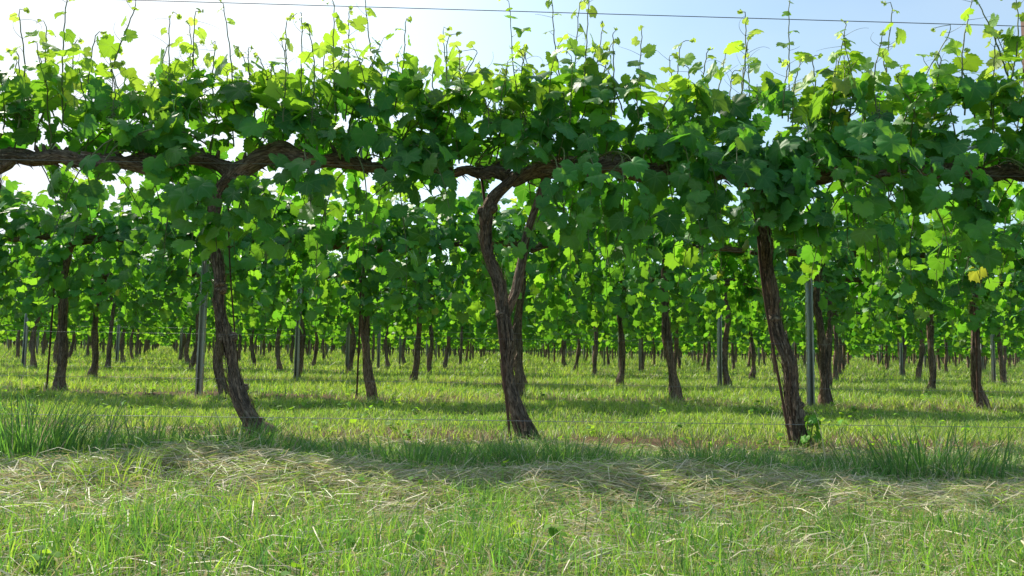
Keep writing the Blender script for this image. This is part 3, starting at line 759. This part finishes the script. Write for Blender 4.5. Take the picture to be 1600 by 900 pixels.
for k in range(2, N_ROWS):
    y = row_y(k); lod = 1 if k == 2 else (2 if k <= 5 else 3)
    for i in range(-40, 41):
        x = XV + DX * i
        if not in_view(x, y, 1.0): continue
        kit = KIT[lod][int(jr.integers(0, len(KIT[lod])))]
        if k <= 5:
            lab = 'slim grapevine, %s row, %s' % (ORD[k + 1], side_phrase(k, i))
        else:
            lab = 'small distant grapevine, %s row, %s' % (ORD[k + 1], side_phrase(k, i))
        place_vine(kit, x + jr.normal(0, .05), y + jr.normal(0, .03), float(jr.choice([0, math.pi])), float(jr.uniform(.96, 1.04)), lab, 'grapevines of the %s row' % ORD[k + 1])

# the rows beyond, one mass
def far_rows():
    rng = np.random.default_rng(5); acc = Acc()
    src = []
    for p in KIT[3]:
        d = {}
        for nm in ('trunk', 'foliage'):
            me = p[nm]; V = np.zeros(len(me.vertices) * 3, np.float32); me.vertices.foreach_get('co', V)
            T = np.zeros(len(me.vertices) * 4, np.float32); me.attributes['tint'].data.foreach_get('color', T)
            f3 = np.array([q.vertices[:] for q in me.polygons if len(q.vertices) == 3]); f4 = np.array([q.vertices[:] for q in me.polygons if len(q.vertices) == 4])
            d[nm] = (V.reshape(-1, 3), [f for f in (f3, f4) if len(f)], T.reshape(-1, 4))
        src.append(d)
    for k in range(N_ROWS, N_ROWS + 12):
        y = row_y(k)
        for i in range(-60, 61):
            x = XV + DX * i
            if not in_view(x, y, 1.0): continue
            d = src[int(rng.integers(0, len(src)))]; s = rng.choice([-1, 1])
            off = np.array([x + rng.normal(0, .05), y, 0])
            for nm, mat in (('trunk', 1), ('foliage', 0)):
                V, F, T = d[nm]
                acc.add(V * np.array([s, s, 1]) + off, F, T, None, V * 1.0, mat)
    o = link('distant_vines', acc.mesh('distant_vines', [M_LEAF_FAR, M_BARK])); tag(o, 'far vine rows merging into one green band behind the twelfth row', 'vines', kind='stuff')
far_rows()
def far_screen():  # leafy mass added to block bright sky showing between the far trunks
    rng = np.random.default_rng(9); n = 16000; acc = Acc()
    x = rng.uniform(-95, 95, n); y = rng.uniform(98, 106, n); top = 2.6 + .7 * np.sin(x * .31) + .5 * np.sin(x * .83 + 1)
    z = rng.random(n) * top
    d = dict(J=np.stack([x, y, z], -1), N=rng.normal(0, 1, (n, 3)) + [0, -.5, .6], T=rng.normal(0, 1, (n, 3)), S=rng.uniform(.35, .8, n), A=rng.uniform(0, .35, n))
    add_leaves(acc, d, 3, rng, 0)
    o = link('added_leaf_screen', acc.mesh('added_leaf_screen', [M_LEAF_FAR])); tag(o, 'added dark green leaf screen blocking bright sky beyond the last vine rows', 'leaf screen', kind='stuff')
far_screen()

# ------------------------------------------------------------------ posts, stakes, wires
def post_mesh(h, w=.052, d=.036, t=.004):
    """rolled steel vineyard post: an open channel with lips and a row of wire notches"""
    acc = Acc()
    prof = [(-w / 2 + .012, -d / 2), (-w / 2, -d / 2), (-w / 2, d / 2), (-w * .18, d / 2), (-w * .10, d / 2 - .008), (w * .10, d / 2 - .008), (w * .18, d / 2), (w / 2, d / 2), (w / 2, -d / 2), (w / 2 - .012, -d / 2)]
    prof = np.array(prof); n = len(prof)
    tang = np.gradient(prof, axis=0); nrm = unit(np.stack([tang[:, 1], -tang[:, 0]], -1))
    inner = prof + nrm * t
    loop = np.vstack([prof, inner[::-1]]); m = len(loop)
    V = np.vstack([np.column_stack([loop, np.full(m, z)]) for z in (-.05, h)])
    i = np.arange(m); j = (i + 1) % m
    q = np.stack([i, j, j + m, i + m], -1)
    cap = np.array([[a, a + 1, m - 2 - a, m - 1 - a] for a in range(n - 1)])
    acc.add(V, [q, cap[:, ::-1], cap + m])
    return acc
def box(c, s):
    V = np.array([[a, b, e] for a in (-1, 1) for b in (-1, 1) for e in (-1, 1)], float) * np.array(s) / 2 + np.array(c)
    F = np.array([[0, 1, 3, 2], [4, 6, 7, 5], [0, 4, 5, 1], [2, 3, 7, 6], [0, 2, 6, 4], [1, 5, 7, 3]])
    return V, F
def notched(h):
    acc = post_mesh(h)
    for z in np.arange(.25, h - .1, .10):
        for s in (-1, 1):
            V, F = box((s * .0285, -.004, z), (.006, .016, .022)); acc.add(V, [F])
    return acc
PM = notched(1.62).mesh('vineyard_post', [M_STEEL])
PM_TALL = notched(2.10).mesh('vineyard_post', [M_RUST])
def place_post(x, y, lab, group, rz=0.0, tall=False):
    o = link('vineyard_post', PM_TALL if tall else PM, None, (x, y, float(gz(x, y)))); o.rotation_euler = (0, 0, rz); tag(o, lab, 'post', group)
    return o
p = at(1636, 700, Y0)
place_post(p.x, Y0, 'dark post whose top shows at the right edge of the photo', 'posts of the vine rows', tall=True)
p = at(311, 612, 6.30); place_post(p.x, 6.30, 'grey steel post at left, just behind the first leaning trunk, second row', 'posts of the vine rows')
p = at(1267, 640, 6.05); place_post(p.x, 6.05, 'grey steel channel post at right, beside the leaning right trunk, second row', 'posts of the vine rows')
for k in range(2, N_ROWS):
    y = row_y(k); js = [j for j in range(-40, 41) if post_near(k, j) and in_view(XV + DX * j - .09, y)]
    for q, j in enumerate(js):
        w = 'leftmost' if q == 0 else ('rightmost' if q == len(js) - 1 else '%s from left' % ORD[q + 1])
        place_post(XV + DX * j - .09, y - .03, 'grey steel post in the %s row, %s of its row' % (ORD[k + 1], w), 'posts of the vine rows', rz=float(jr.normal(0, .2)))

def rod(pts, r=.006, segs=8):
    acc = Acc(); V, F, B = tube(spline([[*p_, r] for p_ in pts], 12), segs); acc.add(V, F, None, None, B, 0); return acc
def stake(pts, lab, r=.006):
    b = Vector(pts[0]); b.z = float(gz(b.x, b.y)); pts = [b - Vector((0, 0, .05))] + [Vector(p_) for p_ in pts[1:]]
    o = link('stake', rod(pts, r).mesh('stake', [M_RUST], b), None, b); tag(o, lab, 'stake', 'iron stakes beside the vines')
stake([at(800, 695, Y0 - .075), at(783, 545, Y0 - .065), at(772, 430, Y0 + .04), at(752, 275, Y0 + .02)], 'thin rusty rod standing along the thick middle trunk', .0065)
stake([at(1240, 700, Y0 - .07), at(1211, 560, Y0 - .06), at(1190, 430, Y0 - .045), at(1180, 300, Y0)], 'dark thin rod on the left side of the leaning right trunk', .0065)
stake([at(383, 690, Y0 + .06), at(360, 430, Y0 + .06), at(357, 280, Y0 + .06)], 'thin rod behind the leaning left trunk of the first row', .0038)
YR = row_y(1)
for i, lab, dx, dy in ((-3, 'thin rod at the foot of the leftmost whole trunk, second row', -.075, -.05), (-1, 'rusty rod in front of the slim trunk left of the middle, second row', -.05, -.08),
                       (3, 'reddish rod before the dark bowed trunk at right, second row', -.03, -.08)):
    x = XV + DX * i + dx; stake([(x, YR + dy, 0), (x + .005, YR + dy, .7), (x, YR + dy, 1.3)], lab, .008)

def wire(p0, p1, lab, r, mat, sag=.0):
    b = Vector(p0); pts = []
    for t in np.linspace(0, 1, 25):
        q = Vector(p0).lerp(Vector(p1), float(t)); q.z -= sag * 4 * t * (1 - t); pts.append([q.x, q.y, q.z, r])
    acc = Acc(); V, F, B = tube(np.array(pts), 6); acc.add(V, F, None, None, None, 0)
    o = link('wire', acc.mesh('wire', [mat], b), None, b); tag(o, lab, 'wire', 'wires of the vine rows')
a, b = at(-100, -9, Y0 - .02), at(1700, 44, Y0 - .02)
wire(a, b, 'bare top wire crossing the sky above the shoots', .0019, M_DARKWIRE, .0)
def roww(k, z, lab, r, half=None, y_off=-.06, mat=None):
    y = row_y(k) + y_off; h = half or (.70 * y + 1.2)
    wire((-h, y, z), (h, y, z), lab, r, mat or M_WIRE, .0)
a, b = at(-150, 645, Y0 - .09), at(1750, 670, Y0 - .09)
wire(a, b, 'lowest wire of the first row, just above the grass', .0014, M_WIRE)
a, b = at(-150, 514, Y0 - .08), at(1750, 546, Y0 - .08)
wire(a, b, 'thin waist-high wire across the trunks of the first row', .0004, M_WIRE)
wire((-3.7, Y0 - .035, 1.285), (3.7, Y0 - .035, 1.285), 'cordon wire along the brown arms of the first row', .0014, M_WIRE)
for k in range(1, 4):
    roww(k, .14, 'lowest wire of the %s row, near the grass' % ORD[k + 1], .0014)
    roww(k, .56, 'middle wire across the trunks of the %s row' % ORD[k + 1], .0009)
    roww(k, 1.29, 'cordon wire hidden among leaves of the %s row' % ORD[k + 1], .0014, y_off=-.04)

# ------------------------------------------------------------------ grass
def blades(rng, X, Y, H, W, lean, dry, hue, levels=3, lean_dir=None, z0=None, bright=None):
    """grass blades at (X, Y): H height, W width; returns verts, faces, tint"""
    n = len(X); Z = gz(X, Y) if z0 is None else z0
    az = rng.uniform(0, 6.28, n) if lean_dir is None else lean_dir
    fa = rng.uniform(0, 6.28, n)                          # which way the flat of the blade faces
    sx, sy = np.cos(fa) * W / 2, np.sin(fa) * W / 2
    ts = np.linspace(0, 1, levels)
    rows = []
    for q, t in enumerate(ts):
        up = H * (t - .35 * np.minimum(1.2, lean) * t ** 2); out = H * lean * (.25 * t + .75 * t ** 2.0)
        cx, cy_, cz = X + np.cos(az) * out, Y + np.sin(az) * out, Z - .004 + up
        w = 1 - t ** 1.6
        if q < levels - 1:
            rows += [np.stack([cx - sx * w, cy_ - sy * w, cz], -1), np.stack([cx + sx * w, cy_ + sy * w, cz], -1)]
        else: rows.append(np.stack([cx, cy_, cz], -1))
    V = np.stack(rows, 1); m = V.shape[1]
    o = (np.arange(n) * m)[:, None, None]
    F = []
    if levels > 2:
        q4 = np.array([[2 * a, 2 * a + 1, 2 * a + 3, 2 * a + 2] for a in range(levels - 2)]); F.append((q4[None] + o).reshape(-1, 4))
    a = 2 * (levels - 2); F.append((np.array([[a, a + 1, a + 2]])[None] + o).reshape(-1, 3))
    tint = np.zeros((n, m, 4), np.float32)
    tint[:, :, 0] = (rng.random(n) if bright is None else bright)[:, None]; tint[:, :, 1] = np.broadcast_to(dry, n)[:, None]; tint[:, :, 2] = np.broadcast_to(hue, n)[:, None]; tint[:, :, 3] = 1
    return V.reshape(-1, 3), F, tint.reshape(-1, 4)

def vnoise(x, y, seed, f=1.0):
    r = np.random.default_rng(seed); s = np.zeros_like(x)
    for q in range(6):
        a = r.uniform(0, 6.28); k = f * (1.35 ** q); s += np.sin((x * math.cos(a) + y * math.sin(a)) * k * 2.2 + r.uniform(0, 6.28)) / (1.2 ** q)
    return s / 3.2
def scatter(rng, n, y0, y1, m=.5):
    """n points over the wedge the camera sees between depths y0 and y1"""
    a, b = (.70 * y0 + m), (.70 * y1 + m); out_y = np.empty(0)
    while len(out_y) < n:
        y = rng.uniform(y0, y1, n); keep = rng.random(n) < (.70 * y + m) / b; out_y = np.concatenate([out_y, y[keep]])
    y = out_y[:n]; return rng.uniform(-1, 1, n) * (.70 * y + m), y

def hay_density(x, y):
    yc = 2.20 + .10 * np.sin(x * 1.7 + 1.0) - .07 * np.sin(x * .6)
    d = np.exp(-((y - yc) / .27) ** 2) + .22 * np.exp(-((y - 1.85) / .30) ** 2)
    d = d + .9 * np.exp(-((x + .93) / .30) ** 2 - ((y - 2.36) / .22) ** 2)
    return np.clip(d * (.75 + .5 * vnoise(x, y, 3, 1.6)), 0, 1.3)
def strip_mask(x, y):                                      # bare strip under each row
    ph = np.abs((y - ROW0 + DROW / 2) % DROW - DROW / 2)
    return np.clip(1.25 - ph / .5, 0, 1)

def build_grass():
    rng = np.random.default_rng(11)
    acc = Acc()
    # foreground sward
    X, Y = scatter(rng, 150000, 1.05, 3.2)
    c = vnoise(X, Y, 1, 2.2); c2 = vnoise(X, Y, 2, 5.0); hd = hay_density(X, Y)
    keep = rng.random(len(X)) < np.clip(.74 + .50 * c + .30 * c2 - .85 * hd, .07, 1); X, Y, c, c2, hd = X[keep], Y[keep], c[keep], c2[keep], hd[keep]
    n = len(X); H = (.022 + .024 * rng.random(n) ** 1.5 + .022 * np.clip(c + .6 * c2, 0, 1.4)) * rng.uniform(.7, 1.25, n)
    dry = np.where(rng.random(n) < .32 + .30 * hd, rng.uniform(.6, 1, n), rng.uniform(0, .35, n))
    hue = np.clip(.52 + .28 * c2 + rng.normal(0, .22, n), 0, 1)
    acc.add(*blades(rng, X, Y, H, rng.uniform(.0014, .0036, n), rng.uniform(.15, 1.2, n), dry, hue, 4))
    # clumps of longer, wider green blades in the foreground
    for q in range(330):
        x, y = scatter(rng, 1, 1.1, 2.2); x, y = float(x[0]), float(y[0])
        if hay_density(np.array([x]), np.array([y]))[0] > .5 and rng.random() < .85: continue
        m = int(rng.integers(25, 80)); r = rng.uniform(.03, .09)
        bx, by = x + rng.normal(0, r, m), y + rng.normal(0, r, m)
        acc.add(*blades(rng, bx, by, rng.uniform(.04, .095, m), rng.uniform(.0024, .0048, m), rng.uniform(.1, .7, m), np.where(rng.random(m) < .06, .8, rng.uniform(0, .3, m)), np.clip(rng.normal(.40, .20) + rng.normal(0, .12, m), 0, 1), 4))
    # longer uncut grass along the foot of the first row
    X, Y = scatter(rng, 52000, 2.40, 3.4)
    c = vnoise(X, Y, 5, 1.6); c2 = vnoise(X, Y, 6, 4.0)
    w = np.exp(-((Y - 2.74 + .07 * np.sin(X * 2)) / .20) ** 2) * np.clip(.60 + .75 * c + np.where(X > -.35, .25, -.12), .03, 1)
    keep = rng.random(len(X)) < w; X, Y, c2 = X[keep], Y[keep], c2[keep]; n = len(X)
    acc.add(*blades(rng, X, Y, rng.uniform(.035, .115, n) * (1 + .35 * c2), rng.uniform(.0025, .0050, n), rng.uniform(.15, .9, n), np.where(rng.random(n) < .10, .8, rng.uniform(0, .3, n)), np.clip(rng.normal(.22, .16, n), 0, 1), 4))
    # tufts growing close round the foot of each trunk of the first row
    for fv in FRONT:
        p0 = at(fv['trunk'][0][0], 690, Y0); m = 130
        bx, by = p0.x + rng.normal(0, .10, m), Y0 + rng.normal(-.04, .08, m)
        acc.add(*blades(rng, bx, by, rng.uniform(.03, .10, m), rng.uniform(.003, .005, m), rng.uniform(.1, .8, m), np.where(rng.random(m) < .3, .8, .1), np.clip(rng.normal(.4, .2, m), 0, 1), 4))
    # mown sward between the rows, thinner with distance
    for (y0, y1, cnt, hmin, hmax, wmin, wmax, lv) in ((3.0, 6.2, 120000, .018, .052, .0030, .0060, 3), (6.0, 11, 110000, .035, .095, .0055, .011, 3), (10.5, 20, 110000, .045, .13, .010, .022, 3), (19.5, 38, 110000, .08, .22, .02, .045, 2), (37, 95, 90000, .12, .30, .05, .11, 2)):
        X, Y = scatter(rng, cnt, y0, y1, 1.2)
        c = vnoise(X, Y, 7, 1.1); c2 = vnoise(X, Y, 8, 3.7); sm_ = strip_mask(X, Y)
        keep = rng.random(len(X)) < np.clip(.95 + .25 * c - .62 * sm_ * np.clip(.9 + .9 * vnoise(X, Y, 9, 1.3), 0, 1.5), .07, 1)
        X, Y, c, c2, sm_ = (q[keep] for q in (X, Y, c, c2, sm_)); n = len(X)
        H = rng.uniform(hmin, hmax, n) * (1 + .35 * c2 + .3 * c) * np.where(rng.random(n) < .04, 1.8, 1.0)
        dry = np.where(rng.random(n) < .11 + .24 * sm_, rng.uniform(.6, 1, n), rng.uniform(0, .38, n))
        acc.add(*blades(rng, X, Y, H, rng.uniform(wmin, wmax, n), rng.uniform(.1, 1.0, n), dry, np.clip(.78 + .22 * c + rng.normal(0, .22, n), 0, 1), lv))
    o = link('grass', acc.mesh('grass', [M_BLADE])); tag(o, 'green mown grass between and in front of the vine rows', 'grass', kind='stuff')

    # dry mown hay: long thin stalks lying every way on the windrow
    acc = Acc(); n = 190000
    X, Y = scatter(rng, n, 1.2, 3.35)
    hd = hay_density(X, Y); keep = rng.random(n) < hd * .95 + .15; X, Y, hd = X[keep], Y[keep], hd[keep]; n = len(X)
    L = rng.uniform(.03, .17, n); az = rng.normal(0, .75, n) + np.where(rng.random(n) < .5, 0, math.pi); el = rng.normal(.10, .22, n)
    zb = gz(X, Y) + rng.uniform(0, .052, n) * np.clip(hd, .15, 1) + .004
    d = np.stack([np.cos(az) * np.cos(el), np.sin(az) * np.cos(el), np.sin(el)], -1); s = unit(np.cross(d, rng.normal(0, 1, (n, 3)))); wv = rng.uniform(.0006, .0014, n)[:, None]
    bend = np.cross(d, s) * (rng.normal(0, .16, n) * L)[:, None]
    P0 = np.stack([X, Y, zb], -1); rows = []
    for t in (0, .34, .67, 1.0):
        c = P0 + d * (L * (t - .5))[:, None] + bend * (4 * t * (1 - t)); c[:, 2] = np.maximum(c[:, 2], gz(c[:, 0], c[:, 1]) + .003)
        rows += [c - s * wv, c + s * wv]
    V = np.stack(rows, 1); o_ = (np.arange(n) * 8)[:, None, None]
    f = np.array([[0, 1, 3, 2], [2, 3, 5, 4], [4, 5, 7, 6]]); tint = np.zeros((n, 8, 4), np.float32)
    tint[:, :, 0] = rng.random(n)[:, None]; tint[:, :, 1] = np.where(rng.random(n) < .40, rng.uniform(.35, .55, n), rng.uniform(.65, 1, n))[:, None]; tint[:, :, 2] = .6; tint[:, :, 3] = 1
    acc.add(V.reshape(-1, 3), [(f[None] + o_).reshape(-1, 4)], tint.reshape(-1, 4))
    o = link('dry_hay', acc.mesh('dry_hay', [M_BLADE])); tag(o, 'pale dry mown hay lying in a swath before the first row', 'hay', kind='stuff')

    # low broad-leaved weeds
    acc = Acc(); lv = Leaves()
    X, Y = scatter(rng, 420, 1.15, 7.5)
    for x, y in zip(X, Y):
        z = float(gz(x, y)); m = int(rng.integers(3, 8)); s = rng.uniform(.010, .024) * (1 if y < 3 else 1.4)
        for q in range(m):
            a = rng.uniform(0, 6.28); h = rng.uniform(.01, .06)
            out = np.array([math.cos(a), math.sin(a), 0]); j = np.array([x, y, z + h]) + out * rng.uniform(.005, .03)
            lv.put(np.array([x, y, z]), j, np.array([0, 0, 1.0]) + out * rng.uniform(-.2, .8) + rng.normal(0, .2, 3), out + np.array([0, 0, rng.uniform(-.3, .5)]), s * rng.uniform(.7, 1.3), rng.uniform(.45, .8))
    add_leaves(acc, lv.d, 2, rng, 0); add_petioles(acc, lv.pa, lv.pb, .0009, 1)
    o = link('weeds', acc.mesh('weeds', [M_LEAF_FAR, M_STEM])); tag(o, 'small broad-leaved weeds scattered through the grass', 'weeds', kind='stuff')
build_grass()

def clump(px, py, n, rad, h, w, hue, lab, seed, dry=.06):
    rng = np.random.default_rng(seed)
    y = CAM_H * FPX / (py - 547 - (px - 800) * math.tan(R(ROLL))); p_ = at(px, py, y); x, y = p_.x, y
    m = n; bx, by = x + rng.normal(0, rad, m), y + rng.normal(0, rad * .6, m)
    az = np.arctan2(by - y, bx - x) + rng.normal(0, .5, m)
    V, F, T = blades(rng, bx, by, rng.uniform(h[0], h[1], m), rng.uniform(w[0], w[1], m), rng.uniform(.15, .75, m), np.where(rng.random(m) < dry, .85, rng.uniform(0, .3, m)), np.clip(rng.normal(hue, .12, m), 0, 1), 5, az)
    acc = Acc(); acc.add(V, F, T); b = Vector((x, y, float(gz(x, y))))
    o = link('grass_clump', acc.mesh('grass_clump', [M_BLADE], b), None, b); tag(o, lab, 'grass clump', 'tall grass clumps')
clump(40, 728, 520, .15, (.14, .34), (.003, .0055), .18, 'big dark clump of tall grass at the left edge', 1)
clump(175, 768, 210, .075, (.07, .15), (.003, .0055), .75, 'bright yellow-green grass clump in front of the mown hay at left', 2, .02)
clump(372, 716, 260, .08, (.08, .22), (.0035, .006), .22, 'tall grass clump hiding the foot of the leaning left trunk', 3)
clump(235, 716, 150, .12, (.10, .24), (.003, .005), .25, 'loose grass clump between the left edge and the leaning left trunk', 7)
clump(1095, 748, 220, .07, (.08, .20), (.003, .005), .30, 'upright grass clump rising from the hay between the middle and right trunks', 4)
clump(1450, 735, 260, .15, (.12, .30), (.003, .0055), .16, 'dark clump of tall grass right of the leaning right trunk', 5)
clump(640, 735, 200, .14, (.10, .20), (.003, .005), .2, 'dark grass clump left of the foot of the thick middle trunk', 6)
clump(880, 728, 260, .16, (.10, .20), (.003, .005), .2, 'dark grass clump right of the foot of the thick middle trunk', 8)
